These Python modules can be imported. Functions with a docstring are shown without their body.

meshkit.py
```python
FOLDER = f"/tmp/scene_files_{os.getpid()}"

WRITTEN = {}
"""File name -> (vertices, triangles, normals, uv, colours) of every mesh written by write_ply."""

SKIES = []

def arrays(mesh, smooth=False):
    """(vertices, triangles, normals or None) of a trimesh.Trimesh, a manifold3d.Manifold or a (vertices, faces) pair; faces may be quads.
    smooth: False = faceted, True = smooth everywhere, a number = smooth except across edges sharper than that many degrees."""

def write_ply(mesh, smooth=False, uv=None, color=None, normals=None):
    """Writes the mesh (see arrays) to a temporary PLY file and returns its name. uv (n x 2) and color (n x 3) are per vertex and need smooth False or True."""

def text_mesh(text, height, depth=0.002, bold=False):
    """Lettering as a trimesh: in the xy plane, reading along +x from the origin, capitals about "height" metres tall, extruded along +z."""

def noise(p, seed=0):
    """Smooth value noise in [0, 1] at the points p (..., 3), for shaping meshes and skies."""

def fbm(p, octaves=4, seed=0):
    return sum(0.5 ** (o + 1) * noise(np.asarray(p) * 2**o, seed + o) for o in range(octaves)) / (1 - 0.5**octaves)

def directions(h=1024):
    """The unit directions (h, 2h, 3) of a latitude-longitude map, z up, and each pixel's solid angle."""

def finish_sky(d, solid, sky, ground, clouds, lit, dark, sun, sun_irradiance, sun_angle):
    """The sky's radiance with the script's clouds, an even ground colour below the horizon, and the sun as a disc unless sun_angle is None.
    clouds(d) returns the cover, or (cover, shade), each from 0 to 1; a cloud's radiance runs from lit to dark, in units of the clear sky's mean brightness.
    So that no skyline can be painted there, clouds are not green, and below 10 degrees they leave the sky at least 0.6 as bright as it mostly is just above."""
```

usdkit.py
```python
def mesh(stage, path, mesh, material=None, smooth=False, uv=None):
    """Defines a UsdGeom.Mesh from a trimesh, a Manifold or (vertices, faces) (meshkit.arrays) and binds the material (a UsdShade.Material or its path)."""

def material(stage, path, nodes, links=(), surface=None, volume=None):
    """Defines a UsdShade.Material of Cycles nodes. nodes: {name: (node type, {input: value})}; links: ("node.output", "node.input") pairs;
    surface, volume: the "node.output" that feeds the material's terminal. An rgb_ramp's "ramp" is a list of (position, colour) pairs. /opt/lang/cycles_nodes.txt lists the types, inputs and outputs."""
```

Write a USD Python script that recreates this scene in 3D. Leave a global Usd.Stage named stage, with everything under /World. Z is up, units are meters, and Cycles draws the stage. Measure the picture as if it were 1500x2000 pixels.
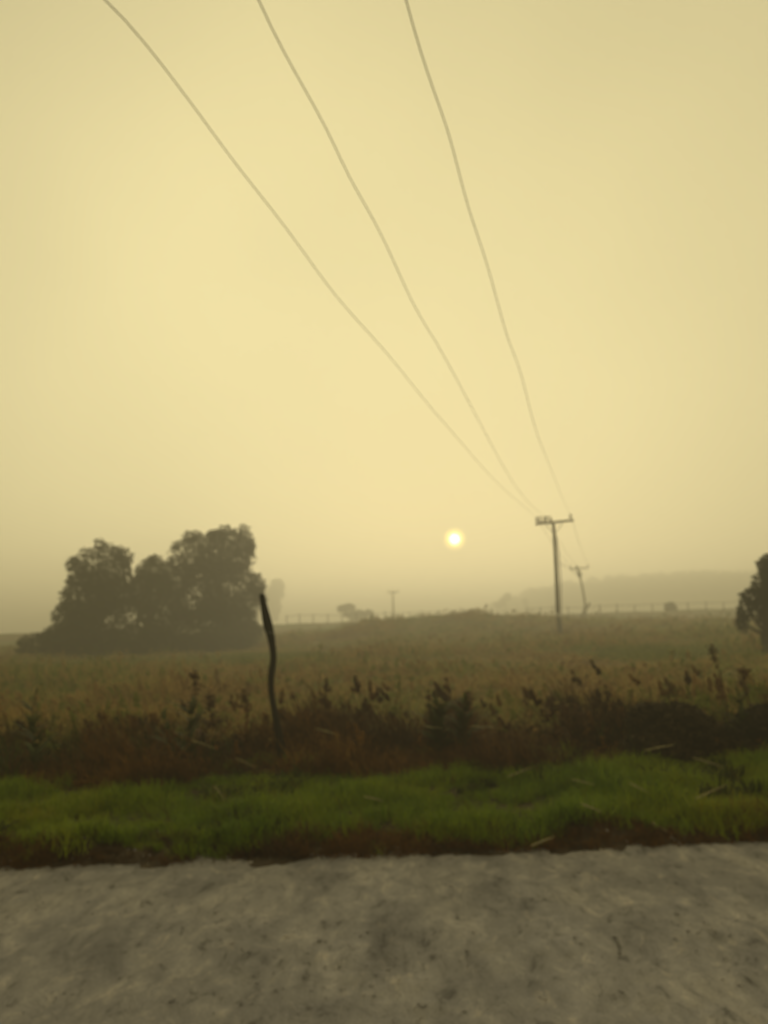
import math, random
import numpy as np, trimesh, usdkit, meshkit
from pxr import Usd, UsdGeom, UsdLux, UsdShade, Gf, Sdf, Vt

random.seed(7)
rng = np.random.default_rng(7)
stage = Usd.Stage.CreateInMemory()
UsdGeom.SetStageUpAxis(stage, UsdGeom.Tokens.z)
UsdGeom.SetStageMetersPerUnit(stage, 1.0)
UsdGeom.Xform.Define(stage, '/World')
LOOKS = '/World/Looks'
UsdGeom.Scope.Define(stage, LOOKS)

# ------------------------------------------------------------------ camera
EYE = np.array([0.0, 0.0, 1.6])
PITCH, ROLL, F = math.radians(7.97), math.radians(2.0), 1500.0       # F: focal length in pixels of the 1500 x 2000 photograph
fwd = np.array([0, math.cos(PITCH), math.sin(PITCH)])
up0 = np.array([0, -math.sin(PITCH), math.cos(PITCH)])
right0 = np.array([1.0, 0, 0])
right = math.cos(ROLL) * right0 - math.sin(ROLL) * up0
up = math.sin(ROLL) * right0 + math.cos(ROLL) * up0
cam = UsdGeom.Camera.Define(stage, '/World/camera')
cam.AddTransformOp().Set(Gf.Matrix4d(*right, 0, *up, 0, *(-fwd), 0, *EYE, 1))
cam.CreateHorizontalApertureAttr(24.0)
cam.CreateVerticalApertureAttr(32.0)
cam.CreateFocalLengthAttr(24.0)
cam.CreateClippingRangeAttr(Gf.Vec2f(0.05, 5000))
cam.CreateFStopAttr(8.0)            # the phone focused close, on the wet car window: everything beyond is a little soft
cam.CreateFocusDistanceAttr(0.5)
cam.CreateExposureAttr(0.57)


def ray(px, py):
    return fwd + (px - 750) / F * right + (1000 - py) / F * up


def at(px, py, Y):
    """The point of the world at ground distance Y seen at a pixel of the photograph."""
    d = ray(px, py)
    return EYE + d * (Y / d[1])


# ------------------------------------------------------------------ sky and sun
sd = ray(888, 1053)
sd /= np.linalg.norm(sd)
SUN_EL, SUN_AZ = math.asin(sd[2]), math.atan2(sd[0], sd[1])
VEIL = np.array([6.0, 5.16, 2.6])           # the luminous mist above the haze, in the sky's own units
THIN = ray(540, 820)                         # the mist bank is thinnest a little above and left of the sun
THIN /= np.linalg.norm(THIN)
dome = UsdLux.DomeLight.Define(stage, '/World/sky')
sky = usdkit.material(stage, LOOKS + '/sky_material', {
    'sky': ('sky_texture', dict(sky_type='single_scattering', sun_disc=False, sun_elevation=SUN_EL, sun_rotation=SUN_AZ, aerosol_density=1.5, air_density=1.2)),
    'tc': ('texture_coordinate', {}),
    'nz': ('noise_texture', dict(scale=1.3, detail=3.0, roughness=0.5)),
    'fac': ('map_range', dict(from_min=0.3, from_max=0.7, to_min=0.94, to_max=0.98)),
    'n2': ('noise_texture', dict(scale=2.1, detail=2.0, roughness=0.45, w=0)),
    'shade': ('map_range', dict(from_min=0.3, from_max=0.7, to_min=0.93, to_max=1.07)),
    'dot': ('vector_math', dict(math_type='dot_product', vector2=tuple(sd))),
    'aur': ('map_range', dict(range_type='smoothstep', from_min=0.2, from_max=1.0, to_min=0.60, to_max=0.98)),
    'thin': ('vector_math', dict(math_type='dot_product', vector2=tuple(THIN))),
    'thinr': ('map_range', dict(range_type='smoothstep', from_min=0.80, from_max=1.0, to_min=0.84, to_max=1.03)),
    'mul2': ('math', dict(math_type='multiply')),
    'mul': ('math', dict(math_type='multiply')),
    'veil': ('vector_math', dict(math_type='scale', vector1=tuple(VEIL))),
    'mx': ('mix_color', dict(blend_type='mix', use_clamp=False)),
    'disc': ('map_range', dict(range_type='smoothstep', from_min=math.cos(math.radians(0.46)), from_max=math.cos(math.radians(0.26)), to_min=0.0, to_max=1.0)),
    'glow': ('map_range', dict(range_type='smootherstep', from_min=math.cos(math.radians(0.95)), from_max=math.cos(math.radians(0.30)), to_min=0.0, to_max=1.0)),
    'discc': ('vector_math', dict(math_type='scale', vector1=(60.0, 50.0, 24.0))),
    'glowc': ('vector_math', dict(math_type='scale', vector1=(9.0, 7.2, 1.2))),
    'a1': ('vector_math', dict(math_type='add')),
    'a2': ('vector_math', dict(math_type='add')),
    'bg': ('background_shader', dict(strength=0.1)),
}, [('tc.generated', 'nz.vector'), ('nz.fac', 'fac.value'), ('tc.generated', 'n2.vector'), ('n2.fac', 'shade.value'),
    ('tc.generated', 'dot.vector1'), ('dot.value', 'aur.value'), ('shade.result', 'mul.value1'), ('aur.result', 'mul.value2'), ('mul.value', 'mul2.value1'), ('tc.generated', 'thin.vector1'), ('thin.value', 'thinr.value'), ('thinr.result', 'mul2.value2'), ('mul2.value', 'veil.scale'),
    ('sky.color', 'mx.a'), ('veil.vector', 'mx.b'), ('fac.result', 'mx.fac'),
    ('dot.value', 'disc.value'), ('dot.value', 'glow.value'), ('disc.result', 'discc.scale'), ('glow.result', 'glowc.scale'),
    ('mx.result', 'a1.vector1'), ('discc.vector', 'a1.vector2'), ('a1.vector', 'a2.vector1'), ('glowc.vector', 'a2.vector2'), ('a2.vector', 'bg.color')], surface='bg.background')
UsdShade.MaterialBindingAPI.Apply(dome.GetPrim()).Bind(sky)
dome.GetPrim().SetCustomDataByKey('kind', 'structure')
sun = UsdLux.DistantLight.Define(stage, '/World/sun')
sun.CreateNormalizeAttr(True)
sun.CreateIntensityAttr(0.40)
sun.CreateAngleAttr(10.0)
sun.CreateColorAttr(Gf.Vec3f(1.0, 0.88, 0.60))
zc = sd
xc = np.cross([0, 0, 1], zc); xc /= np.linalg.norm(xc)
yc = np.cross(zc, xc)
sun.AddTransformOp().Set(Gf.Matrix4d(*xc, 0, *yc, 0, *zc, 0, 0, 0, 0, 1))

# ------------------------------------------------------------------ helpers
used = {}


def numbered(path):
    n = used.get(path, 0)
    used[path] = n + 1
    return path if n == 0 else f'{path}_{n:03d}'


def tag(o, label=None, cat=None, group=None, kind=None):
    p = o if isinstance(o, Usd.Prim) else o.GetPrim()
    for k, v in (('label', label), ('category', cat), ('group', group), ('kind', kind)):
        if v:
            p.SetCustomDataByKey(k, v)
    return p


def obj(name, m, mat, parent=None, smooth=False):
    base = str(parent.GetPath()) if parent is not None else '/World'
    return usdkit.mesh(stage, numbered(base + '/' + name), m, mat, smooth=smooth).GetPrim()


def thing(name, label, cat, loc=(0, 0, 0), group=None):
    x = UsdGeom.Xform.Define(stage, numbered('/World/' + name))
    x.AddTranslateOp().Set(Gf.Vec3d(*map(float, loc)))
    p = tag(x, label, cat, group)
    ORIGIN[str(p.GetPath())] = np.array(loc, float)
    return p


ORIGIN = {}


def part(name, m, mat, parent, smooth=False):
    """m: (vertices, faces) in world coordinates; parent at its own base."""
    o = next(v for k, v in ORIGIN.items() if str(parent.GetPath()) == k or str(parent.GetPath()).startswith(k + '/'))
    v, f = (m.vertices, m.faces) if hasattr(m, 'vertices') else m
    return obj(name, (np.asarray(v) - o, np.asarray(f)), mat, parent, smooth)


def join(ms):
    V, Fs, n = [], [], 0
    for m in ms:
        v, f = (m.vertices, m.faces) if hasattr(m, 'vertices') else m
        V.append(np.asarray(v, float)); Fs.append(np.asarray(f) + n); n += len(v)
    return np.vstack(V), np.vstack(Fs)


def tube(pts, rad, sides=8, cap=True):
    pts = np.asarray(pts, float)
    rad = np.broadcast_to(np.asarray(rad, float), (len(pts),))
    tan = np.gradient(pts, axis=0)
    tan /= np.linalg.norm(tan, axis=1)[:, None]
    ref = np.array([0, 0, 1.0]) if abs(tan[0, 2]) < 0.9 else np.array([1.0, 0, 0])
    V = []
    a = np.arange(sides) / sides * 2 * np.pi
    for p, t, r in zip(pts, tan, rad):
        u = np.cross(t, ref); u /= np.linalg.norm(u)
        w = np.cross(t, u)
        V.append(p + r * (np.cos(a)[:, None] * u + np.sin(a)[:, None] * w))
    V = np.vstack(V)
    Fs = []
    for i in range(len(pts) - 1):
        for k in range(sides):
            a0, a1 = i * sides + k, i * sides + (k + 1) % sides
            Fs += [(a0, a1, a1 + sides), (a0, a1 + sides, a0 + sides)]
    if cap:
        n = len(V)
        V = np.vstack([V, pts[0], pts[-1]])
        e = (len(pts) - 1) * sides
        for k in range(sides):
            Fs += [(n, (k + 1) % sides, k), (n + 1, e + k, e + (k + 1) % sides)]
    return V, np.array(Fs)


def spline(pts, n):
    from scipy.interpolate import PchipInterpolator
    pts = np.asarray(pts, float)
    s = np.r_[0, np.cumsum(np.linalg.norm(np.diff(pts, axis=0), axis=1))]
    return PchipInterpolator(s, pts)(np.linspace(0, s[-1], n))


def beam(a, b, w, h):
    """A square bar from a to b with chamfered edges, w across and h high."""
    a, b = np.asarray(a, float), np.asarray(b, float)
    L = np.linalg.norm(b - a)
    m = trimesh.creation.box([L, w, h])
    t = (b - a) / L
    u = np.cross([0, 0, 1], t) if abs(t[2]) < 0.95 else np.array([0, 1.0, 0])
    u /= np.linalg.norm(u)
    M = np.eye(4); M[:3, 0], M[:3, 1], M[:3, 2], M[:3, 3] = t, u, np.cross(t, u), (a + b) / 2
    m.apply_transform(M)
    return m


# ------------------------------------------------------------------ materials
def mottled(name, stops, scale=3.0, rough=0.85, coords='position', bump=0.0, bump_scale=40.0, island=0.0, translucent=0.0, stretch=(1, 1, 1), spec=0.3, detail=4.0):
    nodes = {'g': ('geometry', {}), 'mp': ('mapping', dict(scale=stretch)), 'n': ('noise_texture', dict(scale=scale, detail=detail, roughness=0.6)),
             'mr': ('map_range', dict(from_min=0.28, from_max=0.72, clamp=True)), 'r': ('rgb_ramp', dict(ramp=stops)), 'p': ('principled_bsdf', dict(roughness=rough, specular_ior_level=spec))}
    links = [('g.position', 'mp.vector'), ('mp.vector', 'n.vector'), ('n.fac', 'mr.value')]
    out = 'p.BSDF'
    if island:
        nodes |= {'im': ('mix_float', dict(fac=island)), 'obj': ('object_info', {}), 'add': ('math', dict(math_type='add')), 'fr': ('math', dict(math_type='fraction'))}
        links += [('g.random_per_island', 'add.value1'), ('obj.random', 'add.value2'), ('add.value', 'fr.value1'), ('mr.result', 'im.a'), ('fr.value', 'im.b'), ('im.result', 'r.fac')]
    else:
        links += [('mr.result', 'r.fac')]
    links += [('r.color', 'p.base_color')]
    if bump:
        nodes |= {'bn': ('noise_texture', dict(scale=bump_scale, detail=5.0, roughness=0.65)), 'b': ('bump', dict(strength=bump, distance=0.02))}
        links += [('mp.vector', 'bn.vector'), ('bn.fac', 'b.height'), ('b.normal', 'p.normal')]
    if translucent:
        nodes |= {'t': ('translucent_bsdf', {}), 'mc': ('mix_closure', dict(fac=translucent))}
        links += [('r.color', 't.color'), ('p.BSDF', 'mc.closure1'), ('t.BSDF', 'mc.closure2')]
        out = 'mc.closure'
    return usdkit.material(stage, f'{LOOKS}/{name}', nodes, links, surface=out)


M_leaf = mottled('dark_foliage', [(0, (.012, .016, .006)), (.5, (.024, .03, .011)), (1, (.045, .05, .02))], scale=.9, island=.5, translucent=.25)
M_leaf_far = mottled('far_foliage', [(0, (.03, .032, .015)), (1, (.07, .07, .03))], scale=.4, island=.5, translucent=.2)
M_bark = mottled('bark', [(0, (.02, .016, .011)), (1, (.06, .048, .034))], scale=8, bump=.6, bump_scale=30, stretch=(1, 1, .2))
M_grass = mottled('verge_grass_blade', [(0, (.05, .085, .003)), (.35, (.11, .19, .003)), (.7, (.21, .27, .004)), (1, (.27, .21, .012))], scale=.55, island=.35, translucent=.35, rough=.6)
M_weed = mottled('brown_weed_stalks', [(0, (.014, .005, .002)), (.4, (.05, .02, .005)), (.75, (.15, .066, .012)), (1, (.24, .15, .04))], scale=.8, island=.35, translucent=.25)
M_field = mottled('field_grass_blade', [(.1, (.10, .05, .016)), (.32, (.30, .18, .06)), (.5, (.36, .26, .09)), (.62, (.15, .19, .03)), (.8, (.20, .22, .04)), (1, (.40, .31, .13))], scale=.13, island=.4, translucent=.3)
M_meadow = mottled('meadow_grass_blade', [(0, (.09, .11, .02)), (1, (.20, .22, .05))], scale=.4, island=.5, translucent=.3)
M_greenweed = mottled('green_weed_leaf', [(0, (.018, .028, .004)), (1, (.05, .065, .010))], scale=4, island=.6, translucent=.3)
M_dock = mottled('rusty_seed', [(0, (.025, .010, .004)), (1, (.07, .028, .010))], scale=9, island=.5)
M_straw = mottled('pale_straw', [(0, (.22, .19, .10)), (1, (.42, .37, .22))], scale=5, island=.5, rough=.5)
M_post = mottled('wet_black_wood', [(0, (.003, .003, .003)), (1, (.012, .010, .008))], scale=10, bump=.7, bump_scale=40, stretch=(1, 1, .15), rough=.8, spec=.1)
M_pole = mottled('tarred_pole_wood', [(0, (.03, .025, .018)), (1, (.07, .058, .04))], scale=7, bump=.4, bump_scale=30, stretch=(1, 1, .15))
M_iron = mottled('galvanised_steel', [(0, (.10, .10, .095)), (1, (.20, .20, .19))], scale=12, rough=.5)
M_porc = mottled('brown_porcelain', [(0, (.05, .025, .015)), (1, (.08, .04, .025))], scale=10, rough=.25, spec=.5)
M_wire = mottled('weathered_conductor', [(0, (.05, .048, .04)), (1, (.11, .10, .085))], scale=6, rough=.6)
M_fence = mottled('grey_fence_wood', [(0, (.05, .042, .03)), (1, (.11, .095, .07))], scale=4, stretch=(1, 1, .3))

M_ground = usdkit.material(stage, LOOKS + '/field_ground', {
    'g': ('geometry', {}),
    'n1': ('noise_texture', dict(scale=.09, detail=4.0, roughness=.55)), 'r1': ('rgb_ramp', dict(ramp=[(.2, (.075, .048, .022)), (.42, (.12, .085, .038)), (.5, (.11, .09, .035)), (.6, (.075, .10, .028)), (.8, (.105, .12, .036))])),
    'n2': ('noise_texture', dict(scale=2.5, detail=6.0, roughness=.65)), 'r2': ('rgb_ramp', dict(ramp=[(.25, (.55, .5, .45)), (.75, (1.35, 1.3, 1.2))])),
    'm': ('mix_color', dict(blend_type='multiply', fac=1.0, use_clamp=False)),
    'bn': ('noise_texture', dict(scale=9.0, detail=6.0, roughness=.7)), 'b': ('bump', dict(strength=.8, distance=.08)),
    'p': ('principled_bsdf', dict(roughness=.95, specular_ior_level=.15)),
}, [('g.position', 'n1.vector'), ('g.position', 'n2.vector'), ('g.position', 'bn.vector'), ('n1.fac', 'r1.fac'), ('n2.fac', 'r2.fac'), ('r1.color', 'm.a'), ('r2.color', 'm.b'), ('m.result', 'p.base_color'), ('bn.fac', 'b.height'), ('b.normal', 'p.normal')], surface='p.BSDF')
M_soil = mottled('dark_verge_soil', [(0, (.016, .009, .006)), (.6, (.035, .022, .012)), (1, (.07, .05, .028))], scale=6, bump=.8, bump_scale=30)
M_road = usdkit.material(stage, LOOKS + '/gritty_road', {
    'g': ('geometry', {}), 'mp': ('mapping', dict(scale=(1.15, .6, 1.0))),
    'n1': ('noise_texture', dict(scale=2.2, detail=6.0, roughness=.62, distortion=.4)), 'r1': ('rgb_ramp', dict(ramp=[(.25, (.14, .137, .155)), (.42, (.25, .243, .268)), (.55, (.31, .298, .318)), (.75, (.47, .44, .44))])),
    'n2': ('noise_texture', dict(scale=7.0, detail=7.0, roughness=.75, distortion=.7)), 'r2': ('rgb_ramp', dict(ramp=[(.31, (.15, .15, .15)), (.42, (.82, .82, .82)), (.56, (1.0, 1.0, 1.0)), (.68, (1.55, 1.46, 1.3)), (.78, (1.7, 1.6, 1.4))])),
    'n3': ('noise_texture', dict(scale=120.0, detail=3.0, roughness=.7)), 'r3': ('rgb_ramp', dict(ramp=[(.25, (.7, .7, .7)), (.75, (1.3, 1.3, 1.3))])),
    'm': ('mix_color', dict(blend_type='multiply', fac=1.0, use_clamp=False)), 'm2': ('mix_color', dict(blend_type='multiply', fac=1.0, use_clamp=False)),
    'h': ('math', dict(math_type='multiply_add', value2=.35)), 'b': ('bump', dict(strength=1.0, distance=.035)),
    'rr': ('map_range', dict(from_min=.3, from_max=.7, to_min=.85, to_max=.6)),
    'p': ('principled_bsdf', dict(specular_ior_level=.25)),
}, [('g.position', 'mp.vector'), ('mp.vector', 'n1.vector'), ('mp.vector', 'n2.vector'), ('g.position', 'n3.vector'), ('n1.fac', 'r1.fac'), ('n2.fac', 'r2.fac'), ('n3.fac', 'r3.fac'),
    ('r1.color', 'm.a'), ('r2.color', 'm.b'), ('m.result', 'm2.a'), ('r3.color', 'm2.b'), ('m2.result', 'p.base_color'), ('n3.fac', 'h.value1'), ('n2.fac', 'h.value3'), ('h.value', 'b.height'), ('b.normal', 'p.normal'), ('n1.fac', 'rr.value'), ('rr.result', 'p.roughness')], surface='p.BSDF')
M_haze = usdkit.material(stage, LOOKS + '/haze_air', {'v': ('principled_volume', dict(color=(.995, .955, .80), density=.0056, anisotropy=.5))}, [], volume='v.volume')


# ------------------------------------------------------------------ ground
def height(x, y):
    x, y = np.broadcast_arrays(np.asarray(x, float), np.asarray(y, float))
    z = np.interp(y, [-60, 5.2, 5.68, 5.95, 6.6, 8.2, 9.5, 12, 30, 48, 62, 90, 105, 118, 135, 180, 300, 1600], [-.10, -.10, -.015, .045, .06, .10, .20, .08, -.02, 0, .1, -.2, .9, 1.45, 1.2, -1.5, -1.5, -1.5])
    # the near rise in front of the far fence
    crest = np.interp(x, [-60, -26, -14, -6, -2, 3, 8, 12, 17, 24, 32, 80], [.2, .2, .4, .75, 1.6, 1.7, 2.1, 1.5, .95, .75, .3, .2])
    z = z + crest * np.exp(-((y - 76) / 13.0) ** 2)
    z = z - .5 * np.exp(-(((x + 18) / 15) ** 2 + ((y - 54) / 14) ** 2))
    # wooded hill far away on the right
    hill = np.interp(x, [-40, 55, 85, 115, 165, 240, 400, 900], [0, 0, 11, 15, 17, 15.5, 14, 8])
    z = z + hill * np.exp(-((y - 440) / 60.0) ** 2)
    w = np.clip((y - 5.0) / 1.0, 0, 1)
    n = (meshkit.fbm(np.stack([x * .5, y * .5, 0 * x], -1), 4, 3) - .5) * .25 * np.clip((y - 8) / 10, .12, 1.5) * w
    e = (meshkit.fbm(np.stack([x * 2.2, y * 2.2, 0 * x + 7], -1), 3, 9) - .5) * .22 * np.exp(-((y - 5.8) / .4) ** 2)
    return z + n + e


def grid(xs, ys, fn):
    X, Y = np.meshgrid(xs, ys)
    V = np.stack([X, Y, fn(X, Y)], -1).reshape(-1, 3)
    i = np.arange(len(ys) - 1)[:, None] * len(xs) + np.arange(len(xs) - 1)[None]
    a, b, c, d = i, i + 1, i + 1 + len(xs), i + len(xs)
    return V, np.vstack([np.stack([a, b, c], -1).reshape(-1, 3), np.stack([a, c, d], -1).reshape(-1, 3)])


def sym(fine, step, far, n):
    a = np.arange(0, fine, step)
    b = np.geomspace(fine, far, n)
    return np.unique(np.r_[-b, -a, a, b])


ys = np.unique(np.r_[[8.6, 8.9], np.linspace(9, 30, 60), np.linspace(30, 140, 150), np.geomspace(140, 1480, 60)])
tag(obj('field', grid(sym(40, .5, 880, 60), ys, height), M_ground, smooth=True), kind='structure')
ysv = np.unique(np.r_[np.linspace(4.9, 8.6, 75)])
tag(obj('verge', grid(sym(9, .06, 880, 60), ysv, height), M_soil, smooth=True), kind='structure')


def road_z(x, y):
    n = (meshkit.fbm(np.stack([x * 3, y * 3, 0 * x], -1), 4, 21) - .5) * .035 + (meshkit.fbm(np.stack([x * 13, y * 13, 0 * x], -1), 3, 33) - .5) * .026
    return n - .012 * (y - 1) ** 2 * .1


tag(obj('road', grid(sym(5, .035, 880, 50), np.unique(np.r_[-55, -20, -6, np.linspace(1.5, 6.6, 140)]), road_z), M_road, smooth=True), kind='structure')


# ------------------------------------------------------------------ ground cover
def blade(h, w, lean, az, curl, base=(0, 0), segs=3):
    t = np.linspace(0, 1, segs + 1)
    d = np.array([math.cos(az), math.sin(az)])
    sidev = np.array([-d[1], d[0]])
    r = h * (lean * t + curl * t ** 2)
    z = h * (t - .28 * abs(curl + lean) * t ** 2)
    wd = w * (1 - t) ** .7
    V, Fs = [], []
    for k in range(segs):
        V += [(*(np.array(base) + d * r[k] + sidev * wd[k] / 2), z[k]), (*(np.array(base) + d * r[k] - sidev * wd[k] / 2), z[k])]
    V.append((*(np.array(base) + d * r[-1]), z[-1]))
    for k in range(segs - 1):
        a = 2 * k
        Fs += [(a, a + 1, a + 3), (a, a + 3, a + 2)]
    Fs.append((2 * segs - 2, 2 * segs - 1, 2 * segs))
    return np.array(V), np.array(Fs)


def tuft(n, h, w, spread, lean, curl, heads=0.0):
    ms = []
    for _ in range(n):
        a, r = rng.uniform(0, 6.283), spread * math.sqrt(rng.uniform())
        hh = h * rng.uniform(.5, 1.15)
        b = (r * math.cos(a), r * math.sin(a))
        az = rng.uniform(0, 6.283)
        ms.append(blade(hh, w * rng.uniform(.7, 1.3), lean * rng.uniform(.2, 1.2), az, curl * rng.uniform(0, 1.2), b))
        if rng.uniform() < heads:
            tip = ms[-1][0][-1]
            for k in range(7):
                m = trimesh.creation.icosahedron()
                m.apply_scale([w * 1.4, w * 1.4, w * 2.6])
                m.apply_translation(tip + rng.normal(0, 1, 3) * [w, w, w * 3] - [0, 0, w * 5 * rng.uniform()])
                ms.append(m)
    return join(ms)


def scatter(name, protos, mat, pts, yaw, scale, label, tilt=.12, wind=0.0):
    path = numbered('/World/' + name)
    pi = UsdGeom.PointInstancer.Define(stage, path)
    paths = []
    for k, m in enumerate(protos):
        p = f'{path}/tuft' + (f'_{k:03d}' if k else '')
        usdkit.mesh(stage, p, m, mat)
        paths.append(Sdf.Path(p))
    pi.CreatePrototypesRel().SetTargets(paths)
    n = len(pts)
    pi.CreateProtoIndicesAttr(Vt.IntArray.FromNumpy(rng.integers(0, len(protos), n).astype(np.int32)))
    pi.CreatePositionsAttr(Vt.Vec3fArray.FromNumpy(np.asarray(pts, np.float32)))
    pi.CreateScalesAttr(Vt.Vec3fArray.FromNumpy(np.asarray(scale, np.float32)))
    q = []
    tx, ty = rng.normal(0, tilt, n), rng.normal(wind, tilt, n)
    for a, b, c in zip(yaw, tx, ty):
        r = Gf.Rotation(Gf.Vec3d(0, 0, 1), math.degrees(a)) * Gf.Rotation(Gf.Vec3d(1, 0, 0), math.degrees(b)) * Gf.Rotation(Gf.Vec3d(0, 1, 0), math.degrees(c))
        g = r.GetQuat()
        q.append(Gf.Quath(float(g.GetReal()), *[float(v) for v in g.GetImaginary()]))
    pi.CreateOrientationsAttr(Vt.QuathArray(q))
    tag(pi, label, name.replace('_', ' '), kind='stuff')


def spots(n, y0, y1, half=.62, extra=1.5, power=1.0, seed=None):
    """Points of a wedge of ground that is a little wider than the view."""
    y = y0 + (y1 - y0) * rng.uniform(0, 1, n) ** power
    x = rng.uniform(-1, 1, n) * (y * half + extra)
    return x, y


def patch(x, y, s, seed):
    return meshkit.fbm(np.stack([x * s, y * s, 0 * x], -1), 3, seed)


# short green grass on the verge, ragged towards road and weeds
x, y = spots(12000, 5.7, 8.7, extra=2)
edge_near = 5.78 + (patch(x, y * .3, 1.3, 5) - .5) * .75
edge_far = 7.6 + (patch(x, y * .3, .8, 15) - .5) * 1.1
bare = patch(x, y, 1.1, 52)
keep = (y > edge_near) & (y < edge_far) & (rng.uniform(size=len(x)) < np.clip((bare - .30) / .14, .12, 1)) | (rng.uniform(size=len(x)) < .07)
x, y = x[keep], y[keep]
h = (.45 + 1.3 * np.clip((patch(x, y, 1.7, 44) - .25) * 1.6, 0, 1)) * rng.uniform(.7, 1.3, len(x))
scatter('verge_grass', [tuft(26, .13, .007, .07, .45, .5) for _ in range(6)], M_grass, np.c_[x, y, height(x, y) - .01], rng.uniform(0, 6.28, len(x)), np.c_[h, h, h * rng.uniform(.8, 1.2, len(x))], 'short bright green grass along the road edge')
# darker broad-leaved plants in the verge, thickest at the right
x, y = spots(1500, 5.95, 7.9, extra=2)
k = patch(x, y, .8, 57) + .22 * np.exp(-((x - 2.6) / .9) ** 2 - ((y - 6.3) / .5) ** 2) > .58
x, y = x[k], y[k]
h = .4 + .8 * rng.uniform(size=len(x)) ** 1.5
scatter('verge_herbs', [tuft(9, .15, .035, .07, .9, .7) for _ in range(5)], M_greenweed, np.c_[x, y, height(x, y) - .005], rng.uniform(0, 6.28, len(x)), np.c_[h, h, h], 'dark broad leaved herbs in patches in the green verge', .2)
# dead stems in the verge
x, y = spots(260, 6.0, 7.9, extra=2)
h = .5 + .6 * rng.uniform(size=len(x))
scatter('dead_stems', [tuft(5, .26, .006, .05, .5, .6, .06) for _ in range(4)], M_weed, np.c_[x, y, height(x, y) - .005], rng.uniform(0, 6.28, len(x)), np.c_[h, h, h], 'thin dead brown stems standing in the green verge', .25, -.3)
# dead grass hanging over the soil at the road edge
x, y = spots(2000, 5.6, 6.02, extra=2)
h = .3 + .9 * patch(x, y, 1.9, 92)
scatter('dead_grass_fringe', [tuft(18, .13, .009, .08, .8, .8) for _ in range(4)], M_weed, np.c_[x, y, height(x, y) - .01], rng.uniform(0, 6.28, len(x)), np.c_[h, h, h], 'dead brown grass fringe along the ragged road edge', .3)
# rough brown weeds behind the verge
x, y = spots(5400, 7.3, 10.4, extra=2)
lo = 7.62 + (patch(x, y * .3, .8, 15) - .5) * 1.1
keep = y > lo
x, y = x[keep], y[keep]
big = patch(x, y * 1.3, 1.3, 71)
h = (.28 + .8 * np.clip((big - .4) / .3, 0, 1.4) ** 1.5) * np.interp(y, [7.3, 7.9, 9.4, 10.4], [.55, .95, 1.0, .7]) * rng.uniform(.7, 1.25, len(x))
scatter('brown_weeds', [tuft(22, .5, .013, .2, .55, .7, .06) for _ in range(7)], M_weed, np.c_[x, y, height(x, y) - .02], rng.uniform(0, 6.28, len(x)), np.c_[h ** .5, h ** .5, h], 'rough dark brown weeds and dead stalks behind the green verge', .25, -.3)
# green shoots among them
x, y = spots(900, 8.0, 10.6, extra=2)
k = patch(x, y, .7, 77) > .52
x, y = x[k], y[k]
h = .5 + 1.1 * rng.uniform(size=len(x)) ** 2
scatter('green_shoots', [tuft(10, .34, .022, .14, .5, .6) for _ in range(5)], M_greenweed, np.c_[x, y, height(x, y) - .02], rng.uniform(0, 6.28, len(x)), np.c_[h, h, h], 'green shoots and leaves among the brown weeds', .2)
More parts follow.
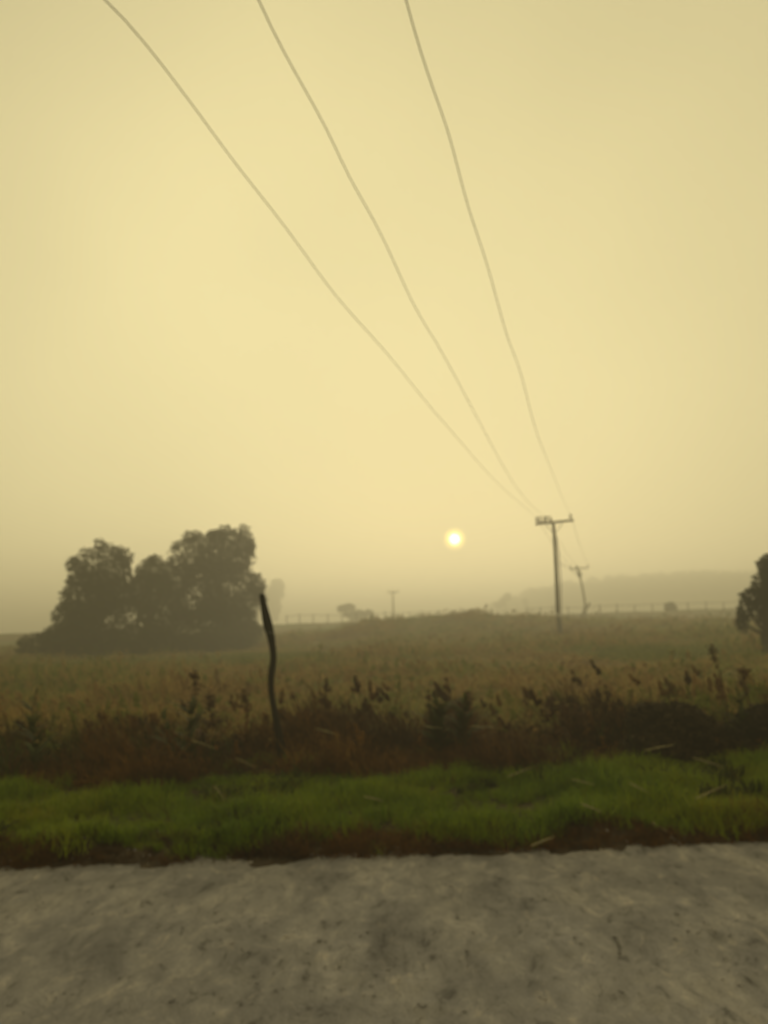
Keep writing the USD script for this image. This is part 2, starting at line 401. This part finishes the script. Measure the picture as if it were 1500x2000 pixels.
# rank field grass
x, y = spots(17000, 9.4, 74, power=1.9, extra=3)
def mown(x, y):
    return np.exp(-((x + 11 - .1 * (y - 36)) / 9) ** 4 - ((y - 36) / 7) ** 4) + np.exp(-((x - 9.5) / 3.2) ** 4 - ((y - 28) / 5) ** 4) > .45 + .5 * (patch(x, y, .4, 19) - .5)
k = ~mown(x, y)
x, y = x[k], y[k]
h = np.interp(y, [9, 10.5, 20, 70], [.8, 1.15, 1.0, 1.1]) * (.3 + 1.2 * np.clip((patch(x, y, .22, 81) - .25) * 1.8, 0, 1)) * rng.uniform(.75, 1.2, len(x))
s = np.interp(y, [10, 25, 70], [1.0, 1.5, 2.6])
scatter('field_grass', [tuft(24, .42, .014, .28, .55, .7, .1) for _ in range(7)], M_field, np.c_[x, y, height(x, y) - .03], rng.uniform(0, 6.28, len(x)), np.c_[s, s, h], 'rank olive and brown grass covering the misty field', .18, -.25)


# greener, shorter grass in two patches of the field
x, y = rng.uniform(-24, 15, 9000), rng.uniform(20, 46, 9000)
k = mown(x, y)
x, y = x[k], y[k]
h = rng.uniform(.5, 1.0, len(x))
scatter('meadow_grass', [tuft(24, .26, .016, .3, .6, .6) for _ in range(4)], M_meadow, np.c_[x, y, height(x, y) - .02], rng.uniform(0, 6.28, len(x)), np.c_[1.5 + 0 * h, 1.5 + 0 * h, h], 'shorter pale green grass in patches of the misty field', .15, -.2)


# pale straw scattered in the verge and weeds
def above(px, py, h):
    """Where the ray of a pixel comes down to h above the ground."""
    d = ray(px, py)
    for Y in np.arange(4.0, 60.0, .02):
        p = EYE + d * (Y / d[1])
        if p[2] < float(height(p[0], p[1])) + h:
            break
    return p


def stalk(px, py, Y, L, ang, w=.005, lift=.0):
    p = above(px, py, .15 if py > 1480 else .32)
    d = np.array([math.cos(ang), .25, math.sin(ang)])
    a, b = p - d * L / 2, p + d * L / 2
    m = (a + b) / 2 + [0, 0, L * .012]
    return tube(spline([a, m, b], 5), [w * .9, w, w * .9, w * .7, w * .4], 5)


ST = [(1385, 1490, 8.1, .32, -.35), (1390, 1546, 7.0, .28, .28), (1155, 1578, 6.6, .16, -.45), (1015, 1508, 8.0, .24, .25), (1140, 1528, 7.4, .2, -.3), (480, 1490, 8.3, .22, -.5), (585, 1383, 9.7, .26, -.55), (1060, 1643, 5.75, .17, .25),
      (855, 1422, 9.2, .3, -.2), (945, 1420, 9.2, .3, -.12), (1290, 1460, 8.6, .3, .1), (400, 1455, 8.8, .26, -.45), (730, 1560, 6.8, .16, -.3), (430, 1550, 7.0, .16, -1.0), (1250, 1540, 7.1, .2, -.5), (640, 1430, 9.3, .25, -.35), (1200, 1335, 10.3, .22, -.5), (785, 1290, 20, .8, -.18), (280, 1270, 30, .9, -.5), (1060, 1290, 20, .6, -.25)]
tag(obj('dry_straw', join([stalk(*s) for s in ST]), M_straw, smooth=True), 'pale dry straw stalks lying slanted in grass and weeds', 'dry straw', kind='stuff')
P = at(1310, 1626, 5.75)
gz = lambda p: float(height(p[0], p[1]))
st = thing('broken_stick', 'pale broken stick lying slanted on dark soil at the right road edge', 'stick', (P[0], P[1], gz(P)))
part('stick', tube(spline([at(1274, 1608, 5.9), at(1305, 1626, 5.8), at(1348, 1645, 5.65)], 9), np.linspace(.014, .009, 9), 7), M_straw, st, True)
part('side_twig', tube(spline([at(1312, 1628, 5.79), at(1330, 1624, 5.8)], 4), np.linspace(.006, .003, 4), 5), M_straw, st, True)

# loose grit on the road
x, y = rng.uniform(-4.8, 4.8, 9000), rng.uniform(2.2, 6.1, 9000)
k = patch(x, y, 1.7, 61) + .25 * np.exp(-((y - 5.85) / .2) ** 2) > .47
x, y = x[k], y[k]
gs = []
for _ in range(5):
    m = trimesh.creation.icosphere(1, 1)
    m.vertices *= (1 + .35 * (meshkit.noise(m.vertices * 1.7 + rng.uniform(0, 50, 3)) - .5))[:, None] * [1, .8, .55]
    gs.append((m.vertices * .012, m.faces))
s = rng.gamma(1.4, .27, len(x)).clip(.12, 1.5)
scatter('road_grit', gs, M_road, np.c_[x, y, np.maximum(road_z(x, y), height(x, y)) + .001], rng.uniform(0, 6.28, len(x)), np.c_[s, s, s], 'small loose stones pressed into the grey road', .3)


# ------------------------------------------------------------------ weeds one can tell apart
def weed(pxs, Y, label, mat_leaf, mat_head, seed, leaf=.12, nleaf=9, head=True, name='weed_plant', r0=.008, nhead=60, hs=.012):
    """pxs: pixels of the stem, base first."""
    r = np.random.default_rng(seed)
    pts = np.array([at(px, py, Y) for px, py in pxs])
    base = np.array([pts[0][0], pts[0][1], gz(pts[0]) - .02])
    pts = spline(np.vstack([base, pts]) if pts[0][2] > base[2] + .03 else np.vstack([base, pts[1:]]), 14)
    t = thing(name, label, 'weed', base, 'weeds standing at the field edge')
    part('stem', tube(pts, np.linspace(r0, r0 * .45, 14), 6), M_dock if head else mat_leaf, t, True)
    for k in range(nleaf):
        f = r.uniform(.12, .8)
        p = pts[int(f * 13)]
        az = r.uniform(0, 6.283)
        v, fc = blade(leaf * r.uniform(1.0, 2.0) * (1.1 - .6 * f), leaf * .42 * (1.2 - .5 * f), r.uniform(.4, 1.2), az, r.uniform(.2, .8), segs=5)
        part('leaf', (v + p, fc), mat_leaf, t)
    if head:
        ms = []
        for k in range(nhead):
            f = 1 - abs(r.normal(0, .12))
            p = pts[int(np.clip(f, .5, 1) * 13)] + r.normal(0, 1, 3) * [.028, .028, .025]
            m = trimesh.creation.icosahedron()
            m.apply_scale(hs * r.uniform(.6, 1.4))
            m.apply_translation(p)
            ms.append(m)
        part('seed_head', join(ms), mat_head, t)
    return t


weed([(368, 1452), (372, 1400), (384, 1345), (378, 1306)], 8.4, 'tall leafy weed with a rusty seed head, right of the dark tree group base', M_greenweed, M_dock, 1, .17, 22)
weed([(392, 1455), (412, 1400), (408, 1350)], 8.8, 'broad brown weed stalk close beside the tall leafy rusty weed', M_weed, M_dock, 2, .15, 18)
weed([(330, 1450), (322, 1410), (310, 1375)], 8.3, 'short dark green weed left of the tall rusty headed weed', M_greenweed, M_dock, 3, .15, 12, False)
weed([(70, 1455), (62, 1400), (72, 1350), (84, 1335)], 8.3, 'dark green branching weed near the left edge of the photo', M_greenweed, M_dock, 4, .17, 22, False)
weed([(480, 1450), (482, 1400), (470, 1345)], 8.4, 'slim brown weed just left of the crooked fence post', M_weed, M_dock, 5, .10, 10)
weed([(768, 1445), (770, 1390), (780, 1340), (778, 1318)], 8.8, 'thin green stem standing alone between post and pole', M_greenweed, M_dock, 6, .07, 8, False)
weed([(855, 1445), (858, 1400), (850, 1350)], 8.5, 'bushy green weed below the bright sun', M_greenweed, M_dock, 7, .2, 44, False)
weed([(905, 1450), (908, 1405), (915, 1350)], 8.5, 'bushy brown green weed right of the green one below the sun', M_greenweed, M_dock, 8, .19, 34)
weed([(1085, 1440), (1080, 1400), (1072, 1362)], 8.4, 'dark pointed weed stalk below the near utility pole', M_weed, M_dock, 9, .10, 9)
weed([(1115, 1440), (1108, 1405), (1104, 1375)], 8.4, 'short dark weed stalk right of the pointed one below the pole', M_weed, M_dock, 10, .10, 9)
weed([(1150, 1445), (1140, 1415), (1130, 1390)], 8.4, 'low leaning weed stalk between the pole foot and the dark bush', M_weed, M_dock, 11, .08, 8)
weed([(1470, 1430), (1462, 1370), (1455, 1330), (1452, 1300)], 8.2, 'tall thin rusty stalk in front of the right hand tree', M_weed, M_dock, 12, .07, 6)
weed([(1450, 1430), (1446, 1380), (1436, 1328)], 8.2, 'upright dark green weed beside the thin rusty stalk at right', M_greenweed, M_dock, 13, .15, 14, False)
weed([(1425, 1425), (1412, 1340), (1395, 1280), (1385, 1256)], 8.6, 'tallest thin stalk with small dark seed head at the right', M_weed, M_dock, 14, .05, 5, True, nhead=40)


# ------------------------------------------------------------------ trees
def leaves(ells, n, size, seed, lumps=1.6, thr=.40, mat=None):
    """Leaf-sized faces in the outer shell of a union of ellipsoids, thinned by noise so that clumps and gaps form."""
    r = np.random.default_rng(seed)
    vol = np.array([np.prod(e[1]) ** .8 for e in ells])
    pick = r.choice(len(ells), n * 3, p=vol / vol.sum())
    C = np.array([e[0] for e in ells])[pick]
    R = np.array([e[1] for e in ells])[pick]
    d = r.normal(size=(n * 3, 3)); d /= np.linalg.norm(d, axis=1)[:, None]
    rad = r.uniform(.15, 1.0, n * 3) ** .4
    lump = .78 + .5 * meshkit.fbm(C * .7 + d * 2.2, 3, seed)
    p = C + d * R * (rad * lump)[:, None]
    dens = meshkit.fbm(p * lumps, 3, seed + 5)
    p = p[dens > thr][:n]
    a = r.normal(size=(len(p), 3)); a /= np.linalg.norm(a, axis=1)[:, None]
    a[:, 2] *= .6
    b = np.cross(a, r.normal(size=(len(p), 3))); b /= np.linalg.norm(b, axis=1)[:, None]
    s = size * r.uniform(.6, 1.4, len(p))[:, None]
    V = np.stack([p - a * s * .6, p + b * s * .34, p + a * s * .6, p - b * s * .34], 1).reshape(-1, 3)
    i = np.arange(len(p))[:, None] * 4
    return V, np.vstack([i + [0, 1, 2], i + [0, 2, 3]])


def tree(name, label, cat, Y, trunk_px, trunk_r, blobs, n, size, seed, mat=None, depth=None, thr=.4, lumps=1.6, group=None, stem='trunk', crown='crown'):
    """blobs: (px, py, half width px, half height px[, dy]) of the crown's masses."""
    r = np.random.default_rng(seed + 100)
    sc = Y / F * 1.02
    b = at(trunk_px[0], trunk_px[1], Y)
    base = np.array([b[0], Y, gz((b[0], Y)) - .05])
    t = thing(name, label, cat, base, group)
    ells = []
    if Y > 80:
        blobs = [(q[0] + r.uniform(-.75, .75) * q[2], q[1] + r.uniform(-.6, .6) * q[3], q[2] * f, q[3] * f) for q in blobs for f in (.7, .5, .45, .35, .3)]
    elif Y > 30:
        sprigs = []
        for q in blobs:
            for _ in range(7):
                a = r.uniform(-.5, 3.64)
                k = r.uniform(.14, .3)
                sprigs.append((q[0] + q[2] * 1.0 * math.cos(a), q[1] - q[3] * 1.0 * math.sin(a), max(4, q[2] * k), max(4, q[3] * k)))
        blobs = list(blobs) + sprigs
    for q in blobs:
        dy = q[4] if len(q) > 4 else r.uniform(-.5, .5) * q[2] * sc
        c = at(q[0], q[1], Y + dy)
        ells.append((c, np.array([q[2] * sc, (q[2] + q[3]) / 2 * sc * (depth or 1), q[3] * sc])))
    ms = []
    top = max(ells, key=lambda e: e[0][2])[0]
    ms.append(tube(spline([base, base * .55 + top * .45 + r.normal(0, .05, 3), top], 10), np.linspace(trunk_r, trunk_r * .3, 10), 9))
    for c, R in ells[:14]:
        s = base * .72 + top * .28
        ms.append(tube(spline([s, (s + c) / 2 - [0, 0, .15 * R[2]], c], 7), np.linspace(trunk_r * .5, trunk_r * .12, 7), 6))
    part(stem, join(ms[:1]), M_bark, t, True)
    for m in ms[1:]:
        part('limb', m, M_bark, t, True)
    part(crown, leaves(ells, n, size, seed, lumps, thr), mat or M_leaf, t)
    return t


tree('tree', 'dark round tree at the left end of the tree group', 'tree', 54, (195, 1280), .16,
     [(195, 1120, 55, 55), (178, 1165, 48, 60), (215, 1160, 45, 50), (240, 1090, 18, 18), (195, 1215, 70, 45), (150, 1215, 45, 40)], 19000, .19, 11, thr=.40, group='trees of the dark group at the left')
tree('bush', 'low dark bush at the far left foot of the tree group', 'bush', 53, (95, 1285), .06,
     [(80, 1262, 42, 26), (130, 1250, 50, 36), (190, 1260, 60, 28)], 8000, .2, 12, thr=.34, stem='stem', crown='foliage')
tree('tree', 'small middle tree between the two large dark trees', 'tree', 55, (290, 1275), .13,
     [(295, 1120, 30, 30), (285, 1160, 40, 40), (310, 1190, 42, 60), (270, 1250, 50, 30)], 11000, .19, 13, thr=.40, group='trees of the dark group at the left')
tree('tree', 'large dark broad tree nearest the crooked post', 'tree', 56, (420, 1275), .24,
     [(400, 1095, 68, 52), (440, 1085, 55, 48), (474, 1060, 20, 36), (395, 1165, 75, 70), (455, 1165, 52, 70), (410, 1235, 85, 48), (470, 1235, 38, 45), (350, 1130, 28, 40), (500, 1150, 16, 30)], 36000, .19, 14, thr=.37, group='trees of the dark group at the left')
tree('bush', 'low dark thicket at the foot of the tree group, under the small middle tree', 'bush', 52.5, (260, 1285), .06,
     [(240, 1262, 50, 24), (310, 1262, 55, 28), (380, 1262, 50, 26), (440, 1256, 50, 26)], 9000, .2, 15, thr=.34, stem='stem', crown='foliage')
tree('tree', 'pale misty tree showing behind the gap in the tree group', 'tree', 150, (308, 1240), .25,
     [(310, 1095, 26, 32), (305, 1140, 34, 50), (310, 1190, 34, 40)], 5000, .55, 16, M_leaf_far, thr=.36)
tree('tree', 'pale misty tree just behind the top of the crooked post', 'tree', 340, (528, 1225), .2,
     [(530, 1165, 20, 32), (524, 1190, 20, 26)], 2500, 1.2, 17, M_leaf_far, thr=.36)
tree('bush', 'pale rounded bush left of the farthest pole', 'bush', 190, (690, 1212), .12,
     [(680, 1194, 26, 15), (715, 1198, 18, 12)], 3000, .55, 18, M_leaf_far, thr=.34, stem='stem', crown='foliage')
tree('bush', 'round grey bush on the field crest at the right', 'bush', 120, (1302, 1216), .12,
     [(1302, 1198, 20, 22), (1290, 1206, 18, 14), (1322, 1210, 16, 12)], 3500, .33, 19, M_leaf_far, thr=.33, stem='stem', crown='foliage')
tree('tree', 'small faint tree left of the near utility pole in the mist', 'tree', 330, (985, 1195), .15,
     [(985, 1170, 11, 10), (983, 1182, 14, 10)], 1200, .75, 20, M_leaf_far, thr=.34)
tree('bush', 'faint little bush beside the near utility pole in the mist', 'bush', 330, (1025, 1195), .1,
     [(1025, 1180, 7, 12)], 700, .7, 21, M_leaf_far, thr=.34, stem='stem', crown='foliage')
tree('tree', 'near dark tree with drooping branches at the right photo edge', 'tree', 24, (1508, 1290), .16,
     [(1508, 1115, 24, 36, 0), (1500, 1150, 34, 30, -.2), (1475, 1165, 28, 20, .2), (1458, 1190, 16, 22, .1), (1450, 1215, 10, 26, 0), (1500, 1195, 22, 30, .3), (1512, 1255, 22, 40, .2), (1492, 1105, 14, 14, 0), (1540, 1170, 50, 50, .3), (1560, 1120, 50, 50, 0), (1512, 1215, 16, 45, 0), (1545, 1235, 30, 50, .2)], 16000, .10, 22, thr=.35, lumps=2.6)
M_shrub = mottled('dark_shrub_leaf', [(0, (.008, .005, .002)), (1, (.03, .018, .006))], scale=6, island=.6)
tree('bush', 'dark rounded shrub among the weeds at the lower right', 'bush', 8.2, (1310, 1510), .02,
     [(1270, 1412, 45, 38), (1325, 1420, 55, 45), (1372, 1450, 45, 50), (1300, 1465, 80, 40)], 14000, .05, 23, M_shrub, thr=.36, lumps=6, stem='stem', crown='foliage')

tree('bush', 'small dark scrub at the foot of the nearest utility pole', 'bush', 49.5, (1104, 1250), .03, [(1098, 1244, 16, 10), (1110, 1247, 14, 7)], 900, .14, 24, thr=.34, stem='stem', crown='foliage')

tree('bush', 'dark low shrub cut by the right photo edge, above the green verge', 'bush', 8.25, (1470, 1500), .02, [(1440, 1455, 40, 40), (1490, 1430, 50, 50), (1530, 1440, 50, 60), (1470, 1475, 60, 30)], 11000, .05, 25, M_shrub, thr=.36, lumps=6, stem='stem', crown='foliage')

# far wooded hill: reads as one mass
r = np.random.default_rng(31)
V, Fs, nn = [], [], 0
n = 900
x = r.uniform(60, 345, n); y = r.uniform(395, 470, n)
hz = height(x, y)
sel = hz > 0.5
cl = [leaves([(np.zeros(3), np.array([2.3, 2.3, 2.6]))], 260, 1.0, 200 + k, 1.0, .3) for k in range(5)]
ms = []
for xx, yy, zz in zip(x[sel], y[sel], hz[sel]):
    v, f = cl[r.integers(5)]
    ms.append((v * r.uniform(.8, 2.1) + [xx, yy, zz + 2.6], f))
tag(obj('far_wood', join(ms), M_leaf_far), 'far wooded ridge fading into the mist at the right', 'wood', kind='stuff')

# ------------------------------------------------------------------ crooked fence post
pp = [(551, 1480), (545, 1440), (536, 1388), (529, 1340), (530, 1312), (534, 1285), (530, 1250), (521, 1212), (511, 1160)]
pts = spline([at(a, b, 8.5) for a, b in pp], 46)
base = np.array([pts[0][0], pts[0][1], gz(pts[0])])
post = thing('fence_post', 'crooked black wooden post leaning left in front of the tree group', 'fence post', base)
rad = np.interp(np.linspace(0, 1, 46), [0, .3, .42, .55, .8, 1], [.042, .038, .030, .036, .048, .034]) * (1 + .12 * np.sin(np.linspace(0, 17, 46)))
part('shaft', tube(pts, rad, 9), M_post, post, True)
part('wire_staple', tube([pts[34] + [-.05, -.02, 0], pts[34] + [-.05, -.05, 0], pts[34] + [.05, -.05, 0], pts[34] + [.05, -.02, 0]], .004, 5), M_iron, post)


# ------------------------------------------------------------------ utility poles
def insulator(c, s, sheds=3):
    ms = [tube([c, c + [0, 0, .30 * s]], .022 * s, 7)]
    for k in range(sheds):
        z = .10 * s + .075 * s * k
        ms.append(tube([c + [0, 0, z], c + [0, 0, z + .02 * s], c + [0, 0, z + .055 * s]], [.10 * s, .085 * s, .03 * s], 10))
    return join(ms)


def pole(label, Y, shaft_px, arm_px, r0, ins_f, s=1.0, extra=()):
    pts = spline([at(a, b, Y) for a, b in shaft_px], 22)
    g = gz(pts[0])
    base = np.array([pts[0][0], Y, g])
    pts = np.vstack([base - [0, 0, .2], pts]) if pts[0][2] > g else pts
    t = thing('utility_pole', label, 'utility pole', base)
    part('shaft', tube(pts, np.linspace(r0, r0 * .62, len(pts)), 10), M_pole, t, True)
    a, b = (at(*q, Y - .12) for q in arm_px)
    part('cross_arm', beam(a, b, .10 * s, .12 * s), M_pole, t)
    mid = pts[-1]
    for e in (a, b):
        part('arm_brace', beam(mid * .55 + e * .45 - [0, .0, .07], mid - [0, .13, .62 * s], .03 * s, .04 * s), M_iron, t)
    tops = []
    for f in ins_f:
        c = a + (b - a) * f + [0, 0, .055 * s]
        part('insulator', insulator(c, s), M_porc, t, True)
        tops.append(c + [0, 0, .30 * s])
    return t, tops, pts, a, b


pole1, tops1, pts1, a1, b1 = pole('nearest wooden utility pole, right of the sun, with insulators on a crossarm', 50,
    [(1103, 1250), (1096, 1238), (1090, 1205), (1088, 1150), (1085, 1090), (1081, 1022)], [(1046, 1024), (1120, 1016)], .15, [.04, .30, .93], 1.15)
# switch gear on the left half of the crossarm
for f in (.10, .20, .38):
    c = a1 + (b1 - a1) * f
    part('fuse_holder', join([tube([c + [0, -.10, .05], c + [.02, -.16, .42]], .035, 7), tube([c + [.07, -.10, .02], c + [.07, -.1, .26]], .05, 7)]), M_porc, pole1, True)
part('fuse_rail', beam(a1 + [0, -.2, .45], a1 + (b1 - a1) * .36 + [0, -.2, .38], .04, .04), M_iron, pole1)
part('down_pipe', tube(spline([at(1085, 1045, 49.9), at(1091, 1080, 49.7), at(1095, 1130, 49.7), at(1096, 1190, 49.8), at(1098, 1240, 49.9)], 20), .035, 6), M_iron, pole1, True)
# a mound of earth round the foot
pole2, tops2, pts2, a2, b2 = pole('second utility pole, shorter in the picture, right behind the nearest pole', 105,
    [(1144, 1215), (1143, 1185), (1138, 1150), (1132, 1125), (1127, 1106)], [(1113, 1111), (1150, 1109)], .17, [.05, .35, .95], 1.3)
part('prop', tube([at(1152, 1178, 104.5), at(1131, 1209, 104.5)], [.16, .2], 8), M_pole, pole2, True)
part('arm_strut', beam(at(1113, 1112, 104.8), at(1130, 1124, 104.8), .06, .08), M_iron, pole2)
part('transformer', tube([at(1133, 1127, 104.4), at(1131, 1116, 104.4)], [.28, .26], 10), M_iron, pole2, True)
pole3, tops3, pts3, a3, b3 = pole('farthest utility pole, small and pale, left of the sun', 165,
    [(769, 1214), (768, 1185), (767, 1156)], [(757, 1157), (778, 1156)], .22, [.05, .5, .95], 1.5)


# ------------------------------------------------------------------ power lines
def overhead(name, label, px_pts, P, z_exit, r, keep=.75):
    """A conductor from insulator P to beyond the frame overhead: the vertical plane through P and the point where it leaves the frame."""
    d = ray(*px_pts[0])
    E = EYE + d * ((z_exit - EYE[2]) / d[2])
    h = (E - P)[:2]
    L = np.linalg.norm(h)
    nrm = np.array([-h[1], h[0]]) / L
    s, z = [], []
    for q in px_pts[:-1]:
        d = ray(*q)
        t = nrm @ (P[:2] - EYE[:2]) / (nrm @ d[:2])
        p = EYE + d * t
        s.append((p[:2] - P[:2]) @ h / L); z.append(p[2])
    s, z = np.array(s + [0.0]), np.array(z + [P[2]])
    o = np.argsort(s); s, z = s[o], z[o]
    w = np.ones(len(s)); w[0] = w[-1] = 6
    co = np.polyfit(s, z, 2, w=w)
    fit = np.polyval(co, s)
    zz = fit + keep * (z - fit)
    zz[0] = P[2]
    from scipy.interpolate import CubicSpline
    ss = np.linspace(0, L, 160)
    c = np.c_[P[0] + h[0] / L * ss, P[1] + h[1] / L * ss, CubicSpline(s, zz)(ss)]
    sl = (c[-1] - c[-4]) / np.linalg.norm((c[-1] - c[-4])[:2])
    more = np.linspace(.5, 22, 12)[:, None]
    tail = c[-1] + sl * [1, 1, .4] * more
    tag(obj(name, tube(np.vstack([c, tail]), r, 6), M_wire, smooth=True), label, 'power line')


W1 = [(205, 0), (270, 65), (330, 140), (400, 235), (450, 305), (520, 395), (580, 475), (640, 560), (700, 630), (760, 695), (820, 770), (880, 840), (940, 910), (990, 960), (1048, 1008)]
W2 = [(505, 0), (540, 75), (590, 165), (640, 255), (680, 340), (720, 410), (765, 500), (800, 580), (850, 665), (890, 735), (940, 830), (985, 915), (1030, 980), (1066, 1008)]
W3 = [(793, 0), (815, 80), (845, 170), (880, 270), (905, 370), (935, 465), (960, 545), (985, 640), (1015, 720), (1035, 800), (1065, 890), (1090, 950), (1115, 1000)]
overhead('power_line', 'left of the three overhead power lines, leaving the frame top left', W1, tops1[0], 6.9, .006)
overhead('power_line', 'middle one of the three overhead power lines crossing the sky', W2, tops1[1], 6.9, .006)
overhead('power_line', 'right one of the three overhead power lines, running steeply down', W3, tops1[2], 6.9, .006)


def span(label, A, B, sag, r):
    t = np.linspace(0, 1, 40)[:, None]
    tag(obj('power_line', tube(A * (1 - t) + B * t - np.array([0, 0, 1]) * sag * 4 * t * (1 - t), r, 5), M_wire, smooth=True), label, 'power line', )


for k, w in enumerate(('left', 'middle', 'right')):
    span(f'{w} thin wire between the nearest pole and second pole', tops1[k], tops2[k], .35, .012)
span('low wire from halfway up the nearest pole to second pole top', at(1089, 1096, 50), at(1130, 1110, 105), .3, .02)

# ------------------------------------------------------------------ far fences on the rise
def fence(label, Y, pxs, rail_h, seed):
    r = np.random.default_rng(seed)
    X = [at(p, 1200, Y)[0] for p in pxs]
    base = np.array([X[0], Y, gz((X[0], Y))])
    t = thing('far_fence', label, 'fence', base)
    tops = []
    for xx in X:
        g = gz((xx, Y))
        lean = r.normal(0, .05)
        part('post', tube([(xx, Y, g - .1), (xx + lean, Y, g + rail_h + r.uniform(.05, .25))], [.07, .06], 6), M_fence, t)
        tops.append(np.array([xx + lean * .9, Y - .1, g + rail_h]))
    for z in (0,):
        for p, q in zip(tops[:-1], tops[1:]):
            part('rail', beam(p + [0, 0, z], q + [0, 0, z], .04, .06), M_fence, t)
    return t


fence('faint grey fence on the rise, running left and right of the farthest pole', 114, [560, 585, 612, 640, 668, 696, 724, 752, 776, 800, 824, 852, 880, 908, 936], 1.25, 41)
fence('faint grey fence crossing the field behind the two right hand poles', 112, [1030, 1056, 1082, 1110, 1140, 1172, 1206, 1240, 1275, 1310, 1345, 1380, 1415, 1450], 1.2, 42)

# ------------------------------------------------------------------ the misty air
hz = trimesh.creation.box(bounds=[[-890, -58, -4.5], [890, 1490, 26.5]])
tag(obj('haze', hz, M_haze), 'pale yellow mist filling the air over the field', 'mist', kind='stuff')
